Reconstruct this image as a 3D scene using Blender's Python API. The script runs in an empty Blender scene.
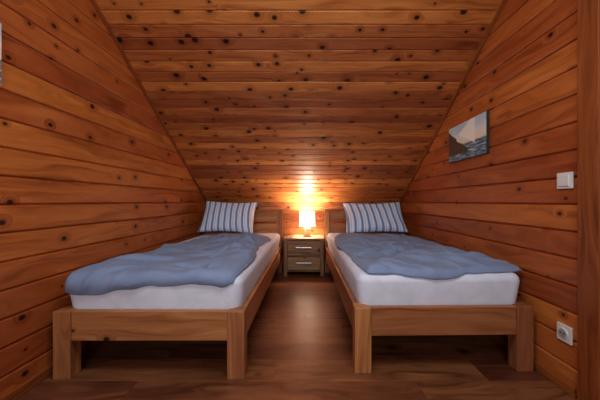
import bpy, bmesh, math, random
from mathutils import Vector, Matrix, noise
random.seed(7)
scene = bpy.context.scene
try:
    scene.view_settings.view_transform = 'Standard'
    scene.view_settings.look = 'Medium High Contrast'
except Exception: pass
COL = scene.collection

# ------------------------------------------------------------ node helpers
class NT:
    def __init__(s, name):
        s.m = bpy.data.materials.new(name); s.m.use_nodes = True
        s.t = s.m.node_tree; s.n = s.t.nodes; s.l = s.t.links
        s.b = s.n['Principled BSDF']
    def new(s, typ, **kw):
        nd = s.n.new(typ)
        for k, v in kw.items(): setattr(nd, k, v)
        return nd
    def set(s, sock, v):
        if isinstance(v, bpy.types.NodeSocket): s.l.new(v, sock)
        else: sock.default_value = v
    def math(s, op, a, b=0.0, c=None):
        nd = s.new('ShaderNodeMath', operation=op)
        s.set(nd.inputs[0], a); s.set(nd.inputs[1], b)
        if c is not None: s.set(nd.inputs[2], c)
        return nd.outputs[0]
    def comb(s, x, y, z=0.0):
        nd = s.new('ShaderNodeCombineXYZ')
        s.set(nd.inputs[0], x); s.set(nd.inputs[1], y); s.set(nd.inputs[2], z)
        return nd.outputs[0]
    def noise(s, vec, scale=1.0, detail=2.0, rough=0.5, dist=0.0):
        nd = s.new('ShaderNodeTexNoise')
        s.set(nd.inputs['Vector'], vec); nd.inputs['Scale'].default_value = scale
        nd.inputs['Detail'].default_value = detail; nd.inputs['Roughness'].default_value = rough
        nd.inputs['Distortion'].default_value = dist
        return nd.outputs[0]
    def ramp(s, fac, stops):
        nd = s.new('ShaderNodeValToRGB'); s.set(nd.inputs[0], fac)
        cr = nd.color_ramp
        while len(cr.elements) < len(stops): cr.elements.new(0.5)
        for e, (p, c) in zip(cr.elements, stops):
            e.position = p; e.color = (*c, 1) if len(c) == 3 else c
        return nd.outputs[0]
    def mix(s, fac, a, b, mode='MIX'):
        nd = s.new('ShaderNodeMix', data_type='RGBA', blend_type=mode)
        s.set(nd.inputs[0], fac)
        s.set(nd.inputs[6], a if not isinstance(a, tuple) else (*a, 1)[:4])
        s.set(nd.inputs[7], b if not isinstance(b, tuple) else (*b, 1)[:4])
        return nd.outputs[2]
    def smooth(s, v, a, b, o0=0.0, o1=1.0):
        nd = s.new('ShaderNodeMapRange', interpolation_type='SMOOTHSTEP')
        s.set(nd.inputs[0], v)
        nd.inputs[1].default_value = a; nd.inputs[2].default_value = b
        nd.inputs[3].default_value = o0; nd.inputs[4].default_value = o1
        return nd.outputs[0]
    def bump(s, h, strength=0.2, dist=0.01):
        nd = s.new('ShaderNodeBump'); nd.inputs['Strength'].default_value = strength
        nd.inputs['Distance'].default_value = dist; s.set(nd.inputs['Height'], h)
        s.l.new(nd.outputs[0], s.b.inputs['Normal'])

def wood(name, light, mid, dark, knotc=(0.030, 0.009, 0.003), kscale=7.0, ksel=0.5,
         ksize=0.085, grain=30.0, rough=0.42, tintamt=0.5, bump=0.12, spec=0.5, streak=0.5):
    w = NT(name)
    uv = w.new('ShaderNodeUVMap'); uv.uv_map = 'UVMap'
    sp = w.new('ShaderNodeSeparateXYZ'); w.l.new(uv.outputs[0], sp.inputs[0])
    u, v = sp.outputs[0], sp.outputs[1]
    low = w.noise(w.comb(w.math('MULTIPLY', u, 1.3), w.math('MULTIPLY', v, 7.0)), 1.0, 2.0)
    # knots
    kv = w.new('ShaderNodeTexVoronoi', voronoi_dimensions='2D')
    w.set(kv.inputs['Vector'], w.comb(w.math('MULTIPLY', u, 0.8), v)); kv.inputs['Scale'].default_value = kscale
    kd = kv.outputs['Distance']
    sc = w.new('ShaderNodeSeparateColor'); w.l.new(kv.outputs['Color'], sc.inputs[0])
    sel = w.math('GREATER_THAN', sc.outputs[0], ksel)
    size = w.math('MULTIPLY_ADD', sc.outputs[1], ksize * 0.9, ksize * 0.4)
    rel = w.math('DIVIDE', kd, size)
    knot = w.math('MULTIPLY', w.smooth(rel, 0.6, 1.15, 1.0, 0.0), sel)
    halo = w.math('MULTIPLY', w.smooth(rel, 0.8, 3.6, 1.0, 0.0), sel)
    ring = w.math('MULTIPLY', w.math('ADD', w.math('MULTIPLY', low, 6.0), w.math('MULTIPLY', halo, 3.0)), 1.0)
    g = w.noise(w.comb(w.math('MULTIPLY', u, 1.4), w.math('ADD', w.math('MULTIPLY', v, grain), ring)), 1.0, 4.0, 0.62)
    # sharper late-wood lines
    ph = w.math('SINE', w.math('ADD', w.math('MULTIPLY', v, grain * 9.0), w.math('MULTIPLY', ring, 7.0)))
    line = w.math('MULTIPLY', w.smooth(ph, 0.2, 1.0), w.smooth(g, 0.35, 0.6, 1.0, 0.25))
    col = w.ramp(g, [(0.28, dark), (0.46, mid), (0.70, light)])
    col = w.mix(w.math('MULTIPLY', line, streak * 0.5), col, dark)
    col = w.mix(w.math('MULTIPLY', halo, 0.55), col, dark)
    blotch = w.smooth(low, 0.35, 0.7)
    col = w.mix(w.math('MULTIPLY', blotch, 0.35), col, mid)
    col = w.mix(w.math('MULTIPLY', knot, 0.95), col, knotc)
    at = w.new('ShaderNodeAttribute'); at.attribute_name = 'tint'
    hsv = w.new('ShaderNodeHueSaturation'); w.set(hsv.inputs['Color'], col)
    w.set(hsv.inputs['Value'], w.math('MULTIPLY_ADD', at.outputs['Fac'], tintamt, 1.0 - tintamt * 0.5))
    w.set(hsv.inputs['Hue'], w.math('MULTIPLY_ADD', at.outputs['Fac'], 0.016, 0.492))
    w.l.new(hsv.outputs[0], w.b.inputs['Base Color'])
    w.set(w.b.inputs['Roughness'], w.math('MULTIPLY_ADD', g, 0.2, rough - 0.1))
    w.b.inputs['Specular IOR Level'].default_value = spec
    w.bump(w.math('SUBTRACT', g, knot), bump, 0.004)
    return w.m

def plain(name, col, rough=0.5, metal=0.0, nscale=40, namt=0.08, bump=0.05):
    w = NT(name)
    tc = w.new('ShaderNodeTexCoord')
    n = w.noise(tc.outputs['Object'], nscale, 3.0)
    c2 = tuple(max(0, c * (1 - namt * 2)) for c in col)
    w.l.new(w.ramp(n, [(0.3, c2), (0.7, col)]), w.b.inputs['Base Color'])
    w.b.inputs['Roughness'].default_value = rough
    w.b.inputs['Metallic'].default_value = metal
    w.bump(n, bump, 0.003)
    return w.m

def cloth(name, col, rough=0.9, wr=0.35, wscale=9):
    w = NT(name)
    tc = w.new('ShaderNodeTexCoord')
    n = w.noise(tc.outputs['Object'], wscale, 5.0, 0.55, 0.8)
    weave = w.noise(tc.outputs['Object'], 350, 1.0)
    c2 = tuple(c * 0.88 for c in col)
    w.l.new(w.ramp(n, [(0.3, c2), (0.7, col)]), w.b.inputs['Base Color'])
    w.b.inputs['Roughness'].default_value = rough
    w.b.inputs['Specular IOR Level'].default_value = 0.2
    w.b.inputs['Sheen Weight'].default_value = 0.1
    w.bump(w.math('ADD', n, w.math('MULTIPLY', weave, 0.03)), wr, 0.02)
    return w.m

M_WALL = wood('pine_wall', (0.56, 0.200, 0.062), (0.42, 0.125, 0.033), (0.21, 0.052, 0.013), kscale=5.0, ksel=0.45, ksize=0.07, grain=17, tintamt=0.4, spec=0.4)
M_SLOPE = wood('pine_ceiling', (0.62, 0.255, 0.090), (0.48, 0.170, 0.054), (0.23, 0.065, 0.019), kscale=7.0, ksel=0.34, ksize=0.12, grain=26, tintamt=0.6, spec=0.45)
M_TRIM = wood('pine_trim', (0.40, 0.14, 0.045), (0.29, 0.09, 0.026), (0.15, 0.042, 0.012), ksel=0.93, tintamt=0.3, spec=0.35)
M_FLOOR = wood('floor_laminate', (0.30, 0.125, 0.062), (0.18, 0.068, 0.032), (0.055, 0.020, 0.010), kscale=3.2, ksel=0.5, ksize=0.05, grain=12, rough=0.37, tintamt=0.6, bump=0.05, streak=0.9, spec=0.45)
M_BED = wood('bed_hardwood', (0.50, 0.235, 0.105), (0.36, 0.150, 0.062), (0.18, 0.065, 0.026), ksel=0.95, grain=28, rough=0.42, tintamt=0.6, spec=0.4)
M_STAND = wood('weathered_wood', (0.46, 0.285, 0.165), (0.32, 0.185, 0.102), (0.12, 0.062, 0.034), ksel=0.85, grain=30, rough=0.5, tintamt=0.6, spec=0.3)
M_METAL = plain('brushed_metal', (0.62, 0.60, 0.57), 0.3, 1.0)
M_PLASTIC = plain('white_plastic', (0.75, 0.74, 0.71), 0.35, 0, 40, 0.02, 0)
M_DARKPL = plain('dark_hole', (0.03, 0.03, 0.03), 0.6)
M_SHEET = cloth('white_sheet', (0.78, 0.84, 0.95), wr=0.25, wscale=7)
M_DUVET = cloth('blue_duvet_cotton', (0.270, 0.350, 0.510), wr=0.6, wscale=6)
M_CANVAS_EDGE = plain('canvas_edge', (0.05, 0.045, 0.045), 0.8)

# ------------------------------------------------------------ mesh builder
class MB:
    def __init__(s):
        s.bm = bmesh.new()
        s.uv = s.bm.loops.layers.uv.new('UVMap')
        s.tint = s.bm.faces.layers.float.new('tint')
        s.mats = []
    def mi(s, m):
        if m not in s.mats: s.mats.append(m)
        return s.mats.index(m)
    def box(s, lo, hi, mat, bev=0.003, axis=None, rot=None, pivot=None, seg=2):
        lo, hi = Vector(lo), Vector(hi); d = hi - lo; c = (lo + hi) / 2
        tb = bmesh.new()
        bmesh.ops.create_cube(tb, size=1.0)
        for v in tb.verts: v.co = Vector((v.co.x * d.x, v.co.y * d.y, v.co.z * d.z)) + c
        if bev > 0:
            bmesh.ops.bevel(tb, geom=tb.edges[:], offset=min(bev, min(d) * 0.45), segments=seg, profile=0.5, affect='EDGES')
        s.absorb(tb, mat, axis if axis is not None else max(range(3), key=lambda i: d[i]), rot, pivot)
    def absorb(s, tb, mat, axis=0, rot=None, pivot=None, smooth=False):
        ou, ov, t = random.random() * 40, random.random() * 40, random.random()
        mi = s.mi(mat); tb.normal_update()
        vm = {}
        R = rot; P = Vector(pivot) if pivot is not None else Vector((0, 0, 0))
        for v in tb.verts:
            co = v.co.copy()
            if R is not None: co = R @ (co - P) + P
            vm[v] = s.bm.verts.new(co)
        for f in tb.faces:
            try: nf = s.bm.faces.new([vm[v] for v in f.verts])
            except ValueError: continue
            nf.material_index = mi; nf[s.tint] = t; nf.smooth = smooth
            n = f.normal; others = [i for i in range(3) if i != axis]
            vi = others[0] if abs(n[others[0]]) <= abs(n[others[1]]) else others[1]
            for lp, src in zip(nf.loops, f.verts):
                a = src.co[axis] if abs(n[axis]) < 0.9 else src.co[others[0]] * 0.3
                b = src.co[vi] if abs(n[axis]) < 0.9 else src.co[others[1]]
                lp[s.uv].uv = (a + ou, b + ov)
        tb.free()
    def lathe(s, prof, center, mat, n=32, cap=True, smooth=True):
        tb = bmesh.new(); rings = []
        for r, z in prof:
            rings.append([tb.verts.new((center[0] + r * math.cos(2 * math.pi * i / n), center[1] + r * math.sin(2 * math.pi * i / n), center[2] + z)) for i in range(n)])
        for a, b in zip(rings, rings[1:]):
            for i in range(n): tb.faces.new([a[i], a[(i + 1) % n], b[(i + 1) % n], b[i]])
        if cap: tb.faces.new(rings[0][::-1]); tb.faces.new(rings[-1])
        s.absorb(tb, mat, 2, smooth=smooth)
    def done(s, name, clips=(), recalc=True):
        for co, no in clips:
            bmesh.ops.bisect_plane(s.bm, geom=s.bm.verts[:] + s.bm.edges[:] + s.bm.faces[:], dist=1e-5, plane_co=co, plane_no=no, clear_outer=True)
        if recalc: bmesh.ops.recalc_face_normals(s.bm, faces=s.bm.faces[:])
        me = bpy.data.meshes.new(name); s.bm.to_mesh(me); s.bm.free()
        for m in s.mats: me.materials.append(m)
        ob = bpy.data.objects.new(name, me); COL.objects.link(ob)
        return ob

def planks(name, org, dL, dW, dN, L, W, bw, mat, ch=0.006, depth=0.007, thick=0.02, clips=(), joints=None, seed=1):
    """boards run along dL, stacked along dW, faces toward dN"""
    random.seed(seed)
    mb = MB(); bm = mb.bm; mi = mb.mi(mat)
    org, dL, dW, dN = map(Vector, (org, dL, dW, dN))
    n = math.ceil(W / bw)
    for i in range(n):
        s0 = i * bw; s1 = min(W, s0 + bw)
        if s1 - s0 < 0.02: continue
        prof = [(s0, -thick), (s0, -depth), (s0 + ch * 0.25, -depth * 0.9), (s0 + ch * 0.7, -depth * 0.25), (s0 + ch * 1.3, 0),
                (s1 - ch * 1.3, 0), (s1 - ch * 0.7, -depth * 0.25), (s1 - ch * 0.25, -depth * 0.9), (s1, -depth), (s1, -thick)]
        cuts = [0.0, L]
        if joints:
            x = random.random() * joints
            while x < L:
                if x > 0.1 and L - x > 0.1: cuts.append(x)
                x += joints * (0.8 + 0.4 * random.random())
            cuts.sort()
        for a, b in zip(cuts, cuts[1:]):
            g = 0.0008 if joints else 0
            ou, ov, t = random.random() * 60, random.random() * 60, random.random()
            A = [bm.verts.new(org + dL * (a + g) + dW * p + dN * q) for p, q in prof]
            B = [bm.verts.new(org + dL * (b - g) + dW * p + dN * q) for p, q in prof]
            m = len(prof)
            for k in range(m):
                k2 = (k + 1) % m
                f = bm.faces.new([A[k], A[k2], B[k2], B[k]])
                f.material_index = mi; f[mb.tint] = t
                for lp, (uu, vv) in zip(f.loops, [(a, prof[k][0]), (a, prof[k2][0]), (b, prof[k2][0]), (b, prof[k][0])]):
                    lp[mb.uv].uv = (uu + ou, vv - s0 + ov)
            for ring in (A, B):
                f = bm.faces.new(ring); f.material_index = mi; f[mb.tint] = t
                for lp in f.loops: lp[mb.uv].uv = (ou, ov)
    return mb.done(name, clips)

# ------------------------------------------------------------ room shell
XL, XR, YB, YR = -1.44, 1.32, 3.80, -1.60
KH, SL, CH = 0.95, 0.672, 2.50
yc = YB - (CH - KH) / SL
sdir = Vector((0, -1, SL)).normalized()
snorm = Vector((0, -SL, -1)).normalized()
slen = (Vector((0, yc, CH)) - Vector((0, YB, KH))).length
slopeclip = (Vector((0, YB, KH)) - snorm * 0.012, -snorm)
topclip = (Vector((0, 0, CH + 0.012)), Vector((0, 0, 1)))

BW = 0.136
planks('wall_left', (XL, YR, 0), (0, 1, 0), (0, 0, 1), (1, 0, 0), YB - YR, 2.7, BW, M_WALL, ch=0.008, depth=0.012, clips=(slopeclip, topclip), seed=3)
D0, D1, DH = 0.345, 1.245, 2.12
planks('wall_right', (XR, D1, 0), (0, 1, 0), (0, 0, 1), (-1, 0, 0), YB - D1, 2.7, BW, M_WALL, ch=0.008, depth=0.012, clips=(slopeclip, topclip), seed=5)
planks('wall_right', (XR, YR, 0), (0, 1, 0), (0, 0, 1), (-1, 0, 0), D0 - YR, 2.7, BW, M_WALL, ch=0.008, depth=0.012, clips=(slopeclip, topclip), seed=25)
planks('wall_right', (XR, D0, 0), (0, 1, 0), (0, 0, 1), (-1, 0, 0), D1 - D0, 2.7, BW, M_WALL, ch=0.008, depth=0.012,
       clips=(slopeclip, topclip, (Vector((0, 0, DH)), Vector((0, 0, -1)))), seed=26)
planks('wall_back', (XL - 0.02, YB, 0), (1, 0, 0), (0, 0, 1), (0, -1, 0), XR - XL + 0.04, KH + 0.04, 0.099, M_SLOPE, seed=6)
planks('ceiling_slope', Vector((XL - 0.02, YB, KH)), (1, 0, 0), sdir, snorm, XR - XL + 0.04, slen, 0.088, M_SLOPE, seed=11)
planks('ceiling', (XL - 0.02, YR, CH), (1, 0, 0), (0, 1, 0), (0, 0, -1), XR - XL + 0.04, yc - YR, 0.095, M_SLOPE, seed=12)
planks('floor', (XL - 0.02, YR, 0), (1, 0, 0), (0, 1, 0), (0, 0, 1), XR - XL + 0.04, YB - YR + 0.02, 0.19, M_FLOOR, ch=0.002, depth=0.0015, joints=1.3, seed=15)

# rear wall with window opening
mb = MB()
wx0, wx1, wz0, wz1 = -1.0, 0.7, 0.95, 2.05
for (a, b) in [((XL, YR - 0.1, 0), (XR, YR, wz0)), ((XL, YR - 0.1, wz1), (XR, YR, CH)),
               ((XL, YR - 0.1, wz0), (wx0, YR, wz1)), ((wx1, YR - 0.1, wz0), (XR, YR, wz1))]:
    mb.box(a, b, M_WALL, 0.0, axis=0)
mb.done('wall_rear')
mb = MB()
for (a, b) in [((wx0, YR - 0.06, wz0), (wx1, YR + 0.01, wz0 + 0.06)), ((wx0, YR - 0.06, wz1 - 0.06), (wx1, YR + 0.01, wz1)),
               ((wx0, YR - 0.06, wz0), (wx0 + 0.06, YR + 0.01, wz1)), ((wx1 - 0.06, YR - 0.06, wz0), (wx1, YR + 0.01, wz1)),
               ((-0.18, YR - 0.06, wz0), (-0.12, YR + 0.01, wz1))]:
    mb.box(a, b, M_TRIM, 0.004)
mb.done('window_1')

# trims
def slope_trim(name, x0, x1):
    mb = MB()
    tb = bmesh.new()
    p0 = Vector((0, YB, KH)) + snorm * 0.0; p1 = Vector((0, yc, CH))
    vs = []
    for p in (p0, p1):
        for x, o in ((x0, 0), (x1, 0), (x1, 0.02), (x0, 0.02)):
            vs.append(tb.verts.new((x, p.y + snorm.y * o, p.z + snorm.z * o)))
    for q in ((0, 1, 2, 3), (4, 5, 6, 7), (0, 1, 5, 4), (1, 2, 6, 5), (2, 3, 7, 6), (3, 0, 4, 7)):
        tb.faces.new([vs[i] for i in q])
    mb.absorb(tb, M_TRIM, 1); return mb.done(name)
slope_trim('trim_1', XL, XL + 0.022)
slope_trim('trim_2', XR - 0.022, XR)
for nm, a, b in (('baseboard_left', (XL, YR, 0), (XL + 0.014, YB, 0.05)), ('baseboard_right', (XR - 0.014, 1.31, 0), (XR, YB, 0.05)),
                 ('baseboard_back', (XL + 0.014, YB - 0.014, 0), (XR - 0.014, YB, 0.05))):
    mb = MB(); mb.box(a, b, M_TRIM, 0.004); mb.done(nm)

# door on right wall, near the camera
mb = MB()
mb.box((XR - 0.022, 1.19, 0), (XR - 0.0005, 1.288, DH), M_TRIM, 0.005)
mb.box((XR - 0.022, 0.302, 0), (XR - 0.0005, 0.395, DH), M_TRIM, 0.005)
mb.box((XR - 0.022, 0.302, DH), (XR - 0.0005, 1.288, DH + 0.09), M_TRIM, 0.005)
mb.box((XR - 0.014, 0.395, 0.005), (XR - 0.0005, 1.19, DH), M_TRIM, 0.003)
for z0, z1 in ((0.15, 0.95), (1.1, 1.98)):
    for y0, y1 in ((0.50, 0.76), (0.83, 1.09)):
        mb.box((XR - 0.02, y0, z0), (XR - 0.012, y1, z1), M_TRIM, 0.004)
mb.box((XR - 0.02, 0.44, 0.95), (XR - 0.012, 0.48, 1.13), M_METAL, 0.003)
mb.box((XR - 0.06, 0.45, 1.05), (XR - 0.018, 0.47, 1.07), M_METAL, 0.004)
mb.box((XR - 0.07, 0.45, 1.05), (XR - 0.055, 0.57, 1.07), M_METAL, 0.004)
mb.done('door_1')

# ------------------------------------------------------------ beds
def arcmap(s, h, edge, z):
    """wrap a flat cloth coordinate s over the rounded front edge"""
    R = 0.035
    if s >= edge + R: return s, z + h
    a = (edge + R - s) / R
    if a <= math.pi / 2:
        return edge + R - (R + h) * math.sin(a), z - R + (R + h) * math.cos(a)
    extra = (a - math.pi / 2) * R
    return edge - h, z - R - extra

def build_bed(x0, x1, y0, y1, rot, MT):
    mb = MB()
    RT, RB = 0.37, 0.208
    lw, ld = 0.095, 0.075
    for lx in (x0, x1 - lw):
        mb.box((lx, y0, 0), (lx + lw, y0 + ld, RT), M_BED, 0.004, axis=2)
        mb.box((lx + (0.0 if lx == x0 else 0.03), y1 - 0.06, 0), (lx + (0.065 if lx == x0 else lw), y1, 0.84), M_BED, 0.006, axis=2)
    mb.box((x0 + lw, y0 + 0.006, RB), (x1 - lw, y0 + 0.036, RT), M_BED, 0.004, axis=0)
    mb.box((x0 + 0.004, y0 + ld, RB), (x0 + 0.032, y1 - 0.06, RT), M_BED, 0.004, axis=1)
    mb.box((x1 - 0.032, y0 + ld, RB), (x1 - 0.004, y1 - 0.06, RT), M_BED, 0.004, axis=1)
    # headboard boards
    mb.box((x0 + 0.065, y1 - 0.05, 0.28), (x1 - 0.065, y1 - 0.022, 0.50), M_BED, 0.004, axis=0)
    mb.box((x0 + 0.065, y1 - 0.05, 0.515), (x1 - 0.065, y1 - 0.022, 0.665), M_BED, 0.004, axis=0)
    mb.box((x0 + 0.065, y1 - 0.05, 0.69), (x1 - 0.065, y1 - 0.022, 0.825), M_BED, 0.004, axis=0)
    mb.box((x0 + 0.0, y1 - 0.064, 0.835), (x1, y1 + 0.004, 0.86), M_BED, 0.006, axis=0)
    # slats and centre beam
    k = y0 + 0.12
    while k < y1 - 0.15:
        mb.box((x0 + 0.034, k, 0.30), (x1 - 0.034, k + 0.07, 0.318), M_BED, 0.002, axis=0); k += 0.13
    mb.box((x0 + 0.032, y0 + ld, 0.27), (x0 + 0.055, y1 - 0.07, 0.30), M_BED, 0.002)
    mb.box((x1 - 0.055, y0 + ld, 0.27), (x1 - 0.032, y1 - 0.07, 0.30), M_BED, 0.002)
    # mattress with fitted sheet : rounded slab
    tb = bmesh.new()
    mx0, mx1, my0, my1 = x0 + 0.036, x1 - 0.036, y0 + 0.042, y1 - 0.07
    bmesh.ops.create_cube(tb, size=1.0)
    for v in tb.verts:
        v.co = Vector(((mx0 + mx1) / 2 + v.co.x * (mx1 - mx0), (my0 + my1) / 2 + v.co.y * (my1 - my0), (0.32 + MT) / 2 + v.co.z * (MT - 0.32)))
    vert_e = [e for e in tb.edges if abs(e.verts[0].co.z - e.verts[1].co.z) > 0.1]
    bmesh.ops.bevel(tb, geom=vert_e, offset=0.07, segments=6, profile=0.5, affect='EDGES')
    bmesh.ops.bevel(tb, geom=[e for e in tb.edges if abs(e.verts[0].co.z - e.verts[1].co.z) < 1e-4 and len(e.link_faces) == 2 and abs(e.link_faces[0].normal.z - e.link_faces[1].normal.z) > 0.5],
                    offset=0.045, segments=6, profile=0.5, affect='EDGES')
    for v in tb.verts:
        if v.co.z > RT + 0.005:
            c = Vector(((mx0 + mx1) / 2, (my0 + my1) / 2))
            k = 0.014
            v.co.x += k * (1 if v.co.x > c.x else -1) * min(1, abs(v.co.x - c.x) / 0.3)
            v.co.y += (-k if v.co.y < c.y else 0)
    mb.absorb(tb, M_SHEET, 1, smooth=True)
    ob = mb.done('bed')
    piv = Vector(((x0 + x1) / 2, y1, 0))
    ob.matrix_world = Matrix.Translation(piv) @ Matrix.Rotation(rot, 4, 'Z') @ Matrix.Translation(-piv)
    return ob.matrix_world.copy(), (mx0, mx1, my0, my1)

def build_duvet(mw, corners, edge, MT, T, seed, folds):
    """corners: FL, FR, BR, BL in (x, s); s runs over the front edge of the mattress"""
    nu, nv = 90, 130
    FL, FR, BR, BL = [Vector(c) for c in corners]
    bm = bmesh.new()
    N = lambda x, y, z=0.0: noise.noise(Vector((x, y, z)))
    def base(a, b):
        p = (FL * (1 - a) + FR * a) * (1 - b) + (BL * (1 - a) + BR * a) * b
        wob = 0.050 * N(a * 3.0 + seed, b * 4.0, 1.3) + 0.014 * N(a * 9 + seed, b * 12, 5)
        ca, cb = abs(2 * a - 1), abs(2 * b - 1)
        r = 0.02 * (ca ** 8) * (cb ** 8)
        return p + Vector((wob * ca ** 3 - r * (1 if a > .5 else -1), wob * cb ** 3 - r * (1 if b > .5 else -1)))
    # long soft wrinkles: ridge segments with direction, length and width
    rnd = random.Random(int(seed * 100))
    segs = []
    for _ in range(44):
        cx, cy = rnd.uniform(0.0, 0.95), rnd.uniform(0.0, 1.5)
        th = rnd.gauss(0.55 if seed < 5 else 2.5, 0.55)
        segs.append((cx, cy, math.cos(th), math.sin(th), rnd.uniform(0.12, 0.36), rnd.uniform(0.012, 0.030), rnd.uniform(0.012, 0.028) * rnd.choice((1, 1, -1)), rnd.uniform(-1.5, 1.5)))
    def wr(x, y):
        s = 0.0
        for cx, cy, c, d, L, wd, A, k in segs:
            dx, dy = x - cx, y - cy
            t = dx * c + dy * d; q = -dx * d + dy * c - k * t * t
            if abs(t) < L and abs(q) < wd * 3:
                s += A * (1 - (t / L) ** 2) ** 1.5 * math.exp(-(q / wd) ** 2)
        return s
    def hgt(a, b):
        da = min(a, 1 - a) * 0.95; db = min(b, 1 - b) * 1.5
        d = min(da, db)
        prof = 0.45 * min(1.0, d / 0.03) ** 0.5 + 0.55 * min(1.0, d / 0.16) ** 0.8
        x, y = a * 0.95, b * 1.5
        puff = 0.9 + 0.75 * N(x * 2.6 + seed, y * 2.2, seed * 1.7)
        fold = 0.022 * N((x - y) * 4.6 + seed, (x + y) * 1.4, seed + 7)
        h = T * puff + folds * (fold + wr(x, y))
        h = min(h, 0.115)
        return max(0.018, h) * (0.25 + 0.75 * prof)
    def place(p, h):
        y, z = arcmap(p.y, h, edge, MT)
        return Vector((p.x, y, z))
    H = [[hgt(i / nu, j / nv) for i in range(nu + 1)] for j in range(nv + 1)]
    top = [[bm.verts.new(place(base(i / nu, j / nv), H[j][i])) for i in range(nu + 1)] for j in range(nv + 1)]
    bot = [[bm.verts.new(place(base(i / nu, j / nv), 0.003)) for i in range(nu + 1)] for j in range(nv + 1)]
    for j in range(nv):
        for i in range(nu):
            bm.faces.new([top[j][i], top[j][i + 1], top[j + 1][i + 1], top[j + 1][i]])
            bm.faces.new([bot[j][i], bot[j + 1][i], bot[j + 1][i + 1], bot[j][i + 1]])
    loop = [(0, i) for i in range(nu)] + [(j, nu) for j in range(nv)] + [(nv, i) for i in range(nu, 0, -1)] + [(j, 0) for j in range(nv, 0, -1)]
    rings = [[top[j][i] for j, i in loop]]
    for fr, out in ((0.75, 0.006), (0.3, 0.006)):
        ring = []
        for j, i in loop:
            o = Vector((0, 0))
            if i == 0: o.x = -out
            if i == nu: o.x = out
            if j == 0: o.y = -out
            if j == nv: o.y = out
            ring.append(bm.verts.new(place(base(i / nu, j / nv) + o, H[j][i] * fr)))
        rings.append(ring)
    rings.append([bot[j][i] for j, i in loop])
    m = len(loop)
    for A, B in zip(rings, rings[1:]):
        for k in range(m):
            bm.faces.new([A[k], B[k], B[(k + 1) % m], A[(k + 1) % m]])
    bmesh.ops.recalc_face_normals(bm, faces=bm.faces[:])
    for f in bm.faces: f.smooth = True
    me = bpy.data.meshes.new('duvet'); bm.to_mesh(me); bm.free(); me.materials.append(M_DUVET)
    ob = bpy.data.objects.new('duvet', me); COL.objects.link(ob); ob.matrix_world = mw
    return ob

# pillow stripes
w = NT('striped_ticking')
uv = w.new('ShaderNodeUVMap'); uv.uv_map = 'UVMap'
sp = w.new('ShaderNodeSeparateXYZ'); w.l.new(uv.outputs[0], sp.inputs[0])
ph = w.math('FRACT', w.math('MULTIPLY', sp.outputs[0], 9.0))
st = w.math('MULTIPLY', w.smooth(ph, 0.18, 0.24), w.smooth(ph, 0.52, 0.58, 1.0, 0.0))
thin = w.math('MULTIPLY', w.smooth(ph, 0.76, 0.79), w.smooth(ph, 0.84, 0.87, 1.0, 0.0))
c = w.mix(st, (0.82, 0.90, 1.0), (0.19, 0.35, 0.64))
c = w.mix(thin, c, (0.40, 0.55, 0.80))
w.l.new(c, w.b.inputs['Base Color']); w.b.inputs['Roughness'].default_value = 0.9
tc = w.new('ShaderNodeTexCoord')
w.bump(w.noise(tc.outputs['Object'], 9, 4.0, 0.5, 0.8), 0.4, 0.02)
M_STRIPE = w.m

def build_pillow(mw, cx, ybase, zbase, W, H, T, tilt, roll=0.0, seed=1):
    n = 28
    bm = bmesh.new(); uvl = bm.loops.layers.uv.new('UVMap')
    def pt(a, b, sgn):
        u, v = 2 * a - 1, 2 * b - 1
        x = u * W / 2 * (0.93 + 0.07 * v * v); y = v * H / 2 * (0.86 + 0.14 * u * u)
        t = T / 2 * (max(0, 1 - u ** 4) ** 0.6) * (max(0, 1 - v ** 4) ** 0.6)
        t *= 1 + 0.25 * noise.noise(Vector((a * 3 + seed, b * 3, seed)))
        t += 0.010 * noise.noise(Vector((a * 7 + seed, b * 6, seed + 3))) * (t > 0.01)
        return Vector((x, y, sgn * t))
    R = Matrix.Rotation(roll, 4, 'Y') @ Matrix.Rotation(tilt, 4, 'X')
    for sgn in (1, -1):
        g = [[bm.verts.new(pt(i / n, j / n, sgn)) for i in range(n + 1)] for j in range(n + 1)]
        for j in range(n):
            for i in range(n):
                q = [(j, i), (j, i + 1), (j + 1, i + 1), (j + 1, i)]
                f = bm.faces.new([g[a][b] for a, b in q]); f.smooth = True
                for lp, (jj, ii) in zip(f.loops, q): lp[uvl].uv = (ii / n + 0.05 * (jj / n), jj / n)
    bmesh.ops.remove_doubles(bm, verts=bm.verts[:], dist=1e-4)
    bmesh.ops.recalc_face_normals(bm, faces=bm.faces[:])
    bmesh.ops.transform(bm, matrix=Matrix.Translation((cx, ybase + math.cos(tilt) * H / 2, zbase + math.sin(tilt) * H / 2)) @ R, verts=bm.verts[:])
    me = bpy.data.meshes.new('striped_pillow'); bm.to_mesh(me); bm.free(); me.materials.append(M_STRIPE)
    ob = bpy.data.objects.new('striped_pillow', me); COL.objects.link(ob); ob.matrix_world = mw
    return ob

random.seed(21)
MT = 0.545
mwL, mL = build_bed(-1.385, -0.345, 1.445, 3.64, 0.0, MT)
mwR, mR = build_bed(0.225, 1.245, 1.504, 3.66, math.radians(1.0), MT)
eL = mL[2] - 0.014; eR = mR[2] - 0.014
build_duvet(mwL, [(-1.33, eL - 0.055), (-0.385, eL - 0.015), (-0.43, 3.04), (-1.12, 3.0)], eL, MT, 0.055, 2.0, 1.0)
build_duvet(mwR, [(0.285, eR + 0.0), (1.265, eR + 0.05), (1.12, 3.08), (0.27, 3.12)], eR, MT, 0.058, 8.0, 1.0)
build_pillow(mwL, -0.995, 3.22, MT + 0.035, 0.68, 0.46, 0.16, math.radians(57), math.radians(2), 1)
build_pillow(mwR, 0.83, 3.22, MT + 0.035, 0.77, 0.46, 0.16, math.radians(54), math.radians(-1), 5)

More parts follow.
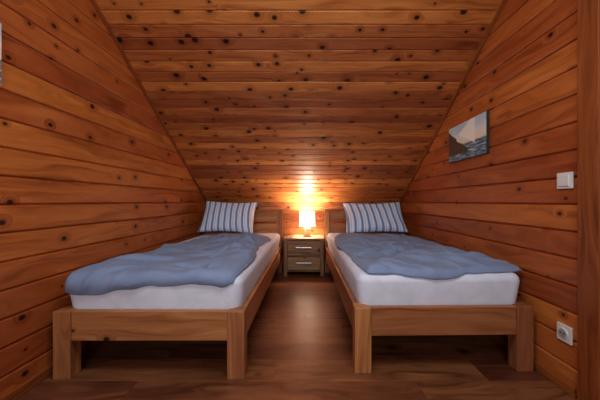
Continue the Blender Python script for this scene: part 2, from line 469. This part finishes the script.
# ------------------------------------------------------------ nightstand
mb = MB()
nx0, nx1, ny0, ny1, nz = -0.325, 0.215, 3.44, 3.78, 0.49
mb.box((nx0, ny0 - 0.008, nz - 0.03), (nx1, ny1, nz), M_STAND, 0.004, axis=0)
for x in (nx0 + 0.012, nx1 - 0.057):
    mb.box((x, ny0, 0), (x + 0.045, ny0 + 0.045, nz - 0.03), M_STAND, 0.003, axis=2)
    mb.box((x, ny1 - 0.05, 0), (x + 0.045, ny1 - 0.005, nz - 0.03), M_STAND, 0.003, axis=2)
    mb.box((x + 0.008, ny0 + 0.03, 0.06), (x + 0.036, ny1 - 0.03, nz - 0.03), M_STAND, 0.002, axis=1)
mb.box((nx0 + 0.05, ny1 - 0.03, 0.06), (nx1 - 0.05, ny1 - 0.015, nz - 0.03), M_STAND, 0.002, axis=0)
mb.box((nx0 + 0.05, ny0 + 0.02, 0.05), (nx1 - 0.05, ny1 - 0.03, 0.075), M_STAND, 0.002, axis=0)
mb.box((nx0 + 0.05, ny0 + 0.01, 0.248), (nx1 - 0.05, ny1 - 0.03, 0.262), M_STAND, 0.002, axis=0)
for z0, z1 in ((0.08, 0.244), (0.266, 0.452)):
    mb.box((nx0 + 0.06, ny0 - 0.004, z0), (nx1 - 0.06, ny0 + 0.016, z1), M_STAND, 0.004, axis=0)
    zc = (z0 + z1) / 2 + 0.01; xm = (nx0 + nx1) / 2
    mb.box((xm - 0.10, ny0 - 0.034, zc - 0.010), (xm + 0.10, ny0 - 0.022, zc + 0.010), M_METAL, 0.004)
    for hx in (xm - 0.085, xm + 0.075):
        mb.box((hx, ny0 - 0.026, zc - 0.005), (hx + 0.01, ny0 - 0.002, zc + 0.005), M_METAL, 0.002)
mb.done('nightstand')

# ------------------------------------------------------------ lamp
w = NT('lamp_shade_fabric')
tc = w.new('ShaderNodeTexCoord')
w.set(w.b.inputs['Base Color'], w.ramp(w.noise(tc.outputs['Object'], 120, 2.0), [(0.3, (0.85, 0.80, 0.72)), (0.7, (0.92, 0.88, 0.80))]))
w.b.inputs['Emission Color'].default_value = (1.0, 0.93, 0.83, 1)
w.b.inputs['Emission Strength'].default_value = 2.6
w.b.inputs['Roughness'].default_value = 0.9
M_SHADE = w.m
lx, ly = -0.01, 3.60
mb = MB()
M_LBASE = wood('lamp_base_wood', (0.32, 0.19, 0.11), (0.24, 0.13, 0.07), (0.12, 0.06, 0.035), ksel=0.98)
mb.box((lx - 0.055, ly - 0.055, nz), (lx + 0.055, ly + 0.055, nz + 0.02), M_LBASE, 0.004)
mb.box((lx - 0.04, ly - 0.04, nz + 0.02), (lx + 0.04, ly + 0.04, nz + 0.12), M_LBASE, 0.008, axis=2)
mb.lathe([(0.008, 0.12), (0.008, 0.20)], (lx, ly, nz), M_METAL, 12)
mb.lathe([(0.012, 0.20), (0.020, 0.215), (0.020, 0.225), (0.012, 0.235)], (lx, ly, nz), M_PLASTIC, 16)
tb = bmesh.new()
def sq(r, z, n=8, rc=0.02):
    out = []
    for k in range(4):
        a0 = math.pi / 2 * k
        cx = (r - rc) * (1 if k in (0, 3) else -1); cy = (r - rc) * (1 if k in (0, 1) else -1)
        for i in range(n): 
            a = a0 + math.pi / 2 * i / (n - 1)
            out.append(tb.verts.new((lx + cx + rc * math.cos(a), ly + cy + rc * math.sin(a), z)))
    return out
z0, z1 = nz + 0.145, nz + 0.325
R = [sq(0.105, z0), sq(0.098, z1), sq(0.095, z1), sq(0.102, z0)]
for A, B in zip(R, R[1:] + R[:1]):
    for i in range(len(A)): tb.faces.new([A[i], A[(i + 1) % len(A)], B[(i + 1) % len(A)], B[i]])
mb.absorb(tb, M_SHADE, 2)
mb.box((lx - 0.097, ly - 0.002, nz + 0.198), (lx + 0.097, ly + 0.002, nz + 0.202), M_METAL, 0.0)
mb.done('table_lamp')

# ------------------------------------------------------------ wall things
mb = MB()
mb.box((XR - 0.012, 1.321, 1.032), (XR, 1.405, 1.116), M_PLASTIC, 0.004)
mb.box((XR - 0.017, 1.335, 1.045), (XR - 0.010, 1.391, 1.103), M_PLASTIC, 0.003)
mb.done('light_switch')
mb = MB()
oz = -0.013
mb.box((XR - 0.012, 1.325, 0.262 + oz), (XR, 1.405, 0.350 + oz), M_PLASTIC, 0.004)
tb = bmesh.new()
bmesh.ops.create_cone(tb, cap_ends=True, segments=28, radius1=0.027, radius2=0.025, depth=0.006)
bmesh.ops.transform(tb, matrix=Matrix.Translation((XR - 0.014, 1.366, 0.307 + oz)) @ Matrix.Rotation(-math.pi / 2, 4, 'Y'), verts=tb.verts[:])
mb.absorb(tb, M_PLASTIC, 1)
tb = bmesh.new()
bmesh.ops.create_cone(tb, cap_ends=True, segments=28, radius1=0.021, radius2=0.021, depth=0.002)
bmesh.ops.transform(tb, matrix=Matrix.Translation((XR - 0.0175, 1.366, 0.307 + oz)) @ Matrix.Rotation(-math.pi / 2, 4, 'Y'), verts=tb.verts[:])
mb.absorb(tb, plain('outlet_recess', (0.4, 0.4, 0.38), 0.5), 1)
for dy in (-0.009, 0.009):
    mb.box((XR - 0.0195, 1.366 + dy - 0.003, 0.304 + oz), (XR - 0.018, 1.366 + dy + 0.003, 0.310 + oz), M_DARKPL, 0)
mb.done('wall_outlet')

# canvas pictures
def picture_mat(name):
    w = NT(name)
    uv = w.new('ShaderNodeUVMap'); uv.uv_map = 'Pic'
    sp = w.new('ShaderNodeSeparateXYZ'); w.l.new(uv.outputs[0], sp.inputs[0])
    u, v = sp.outputs[0], sp.outputs[1]
    n = w.noise(w.comb(w.math('MULTIPLY', u, 4.0), w.math('MULTIPLY', v, 3.0)), 1.0, 5.0, 0.6)
    n2 = w.noise(w.comb(w.math('MULTIPLY', u, 5.0), w.math('MULTIPLY', v, 22.0)), 1.0, 4.0, 0.6)
    sky = w.ramp(w.math('ADD', v, w.math('MULTIPLY', n, 0.3)), [(0.5, (0.85, 0.66, 0.42)), (0.8, (0.75, 0.76, 0.74)), (1.0, (0.50, 0.60, 0.68))])
    sea = w.ramp(n2, [(0.3, (0.02, 0.045, 0.075)), (0.52, (0.14, 0.22, 0.30)), (0.68, (0.75, 0.78, 0.78))])
    c = w.mix(w.smooth(v, 0.40, 0.44), sea, sky)
    hill = w.math('SUBTRACT', w.math('MULTIPLY_ADD', u, -1.15, 0.90), w.math('MULTIPLY_ADD', n, -0.35, 0.17))
    c = w.mix(w.math('MULTIPLY', w.smooth(w.math('SUBTRACT', hill, v), -0.01, 0.02), w.smooth(v, 0.15, 0.2)), c, (0.10, 0.06, 0.04))
    sail = w.math('SUBTRACT', w.math('MULTIPLY', w.math('SUBTRACT', u, 0.28), 1.0), w.math('ABSOLUTE', w.math('MULTIPLY', w.math('SUBTRACT', v, 0.72), 1.2)))
    m = w.math('MULTIPLY', w.smooth(sail, 0.0, 0.02), w.smooth(u, 0.72, 0.76, 1.0, 0.0))
    c = w.mix(w.math('MULTIPLY', m, 0.75), c, (0.95, 0.90, 0.80))
    w.l.new(c, w.b.inputs['Base Color']); w.b.inputs['Roughness'].default_value = 0.6
    return w.m
def canvas(name, x, face, y0, y1, z0, z1, mat):
    t = 0.022; mb = MB()
    xa, xb = (x, x + t) if face > 0 else (x - t, x)
    mb.box((xa, y0, z0), (xb, y1, z1), M_CANVAS_EDGE, 0.002)
    mi = mb.mi(mat)
    pl = mb.bm.loops.layers.uv.new('Pic')
    xf = xb + 0.0006 if face > 0 else xa - 0.0006
    if face > 0: cs = [(y0, z0, 0, 0), (y1, z0, 1, 0), (y1, z1, 1, 1), (y0, z1, 0, 1)]
    else: cs = [(y1, z0, 0, 0), (y0, z0, 1, 0), (y0, z1, 1, 1), (y1, z1, 0, 1)]
    f = mb.bm.faces.new([mb.bm.verts.new((xf, a, b)) for a, b, _, _ in cs])
    f.material_index = mi
    for lp, (_, _, uu, vv) in zip(f.loops, cs): lp[pl].uv = (uu, vv)
    return mb.done(name, recalc=False)
PM = picture_mat('seascape_print')
canvas('canvas_picture', XR, -1, 1.94, 2.455, 1.32, 1.625, PM)
canvas('canvas_picture', XL, 1, 0.75, 1.233, 1.50, 1.79, PM)

# ------------------------------------------------------------ lights
def area(name, loc, rot, sx, sy, power, col):
    L = bpy.data.lights.new(name, 'AREA'); L.shape = 'RECTANGLE'; L.size = sx; L.size_y = sy
    L.energy = power; L.color = col
    o = bpy.data.objects.new(name, L); COL.objects.link(o); o.location = loc; o.rotation_euler = rot
    return o
area('window_daylight', (-0.15, YR - 0.02, 1.5), (math.radians(90), 0, 0), 1.55, 0.95, 29, (0.90, 0.95, 1.0))
area('skylight_daylight', (-0.05, 0.75, CH - 0.03), (math.radians(12), 0, 0), 1.1, 0.8, 29, (0.87, 0.94, 1.0))
mb = MB()
for (a, b) in [((-0.66, 0.29, CH - 0.04), (0.56, 0.34, CH)), ((-0.66, 1.16, CH - 0.04), (0.56, 1.21, CH)),
               ((-0.66, 0.34, CH - 0.04), (-0.61, 1.16, CH)), ((0.51, 0.34, CH - 0.04), (0.56, 1.16, CH))]:
    mb.box(a, b, M_TRIM, 0.003)
mb.done('window_2')
P = bpy.data.lights.new('lamp_bulb', 'POINT'); P.energy = 21; P.color = (1.0, 0.86, 0.70); P.shadow_soft_size = 0.035
po = bpy.data.objects.new('lamp_bulb', P); COL.objects.link(po); po.location = (lx, ly, nz + 0.285)

wd = bpy.data.worlds.new('world'); scene.world = wd; wd.use_nodes = True
sky = wd.node_tree.nodes.new('ShaderNodeTexSky')
try: sky.sun_disc = False
except Exception: pass
bg = wd.node_tree.nodes['Background']; wd.node_tree.links.new(sky.outputs[0], bg.inputs[0]); bg.inputs[1].default_value = 0.15

# ------------------------------------------------------------ camera
cd = bpy.data.cameras.new('camera'); cd.lens = 16.0; cd.sensor_width = 36.0; cd.clip_start = 0.02
cd.shift_x = -8 / 600; cd.shift_y = 1 / 600
co = bpy.data.objects.new('camera', cd); COL.objects.link(co)
co.location = (0, 0, 0.97); co.rotation_euler = (math.radians(90), 0, 0)
scene.camera = co
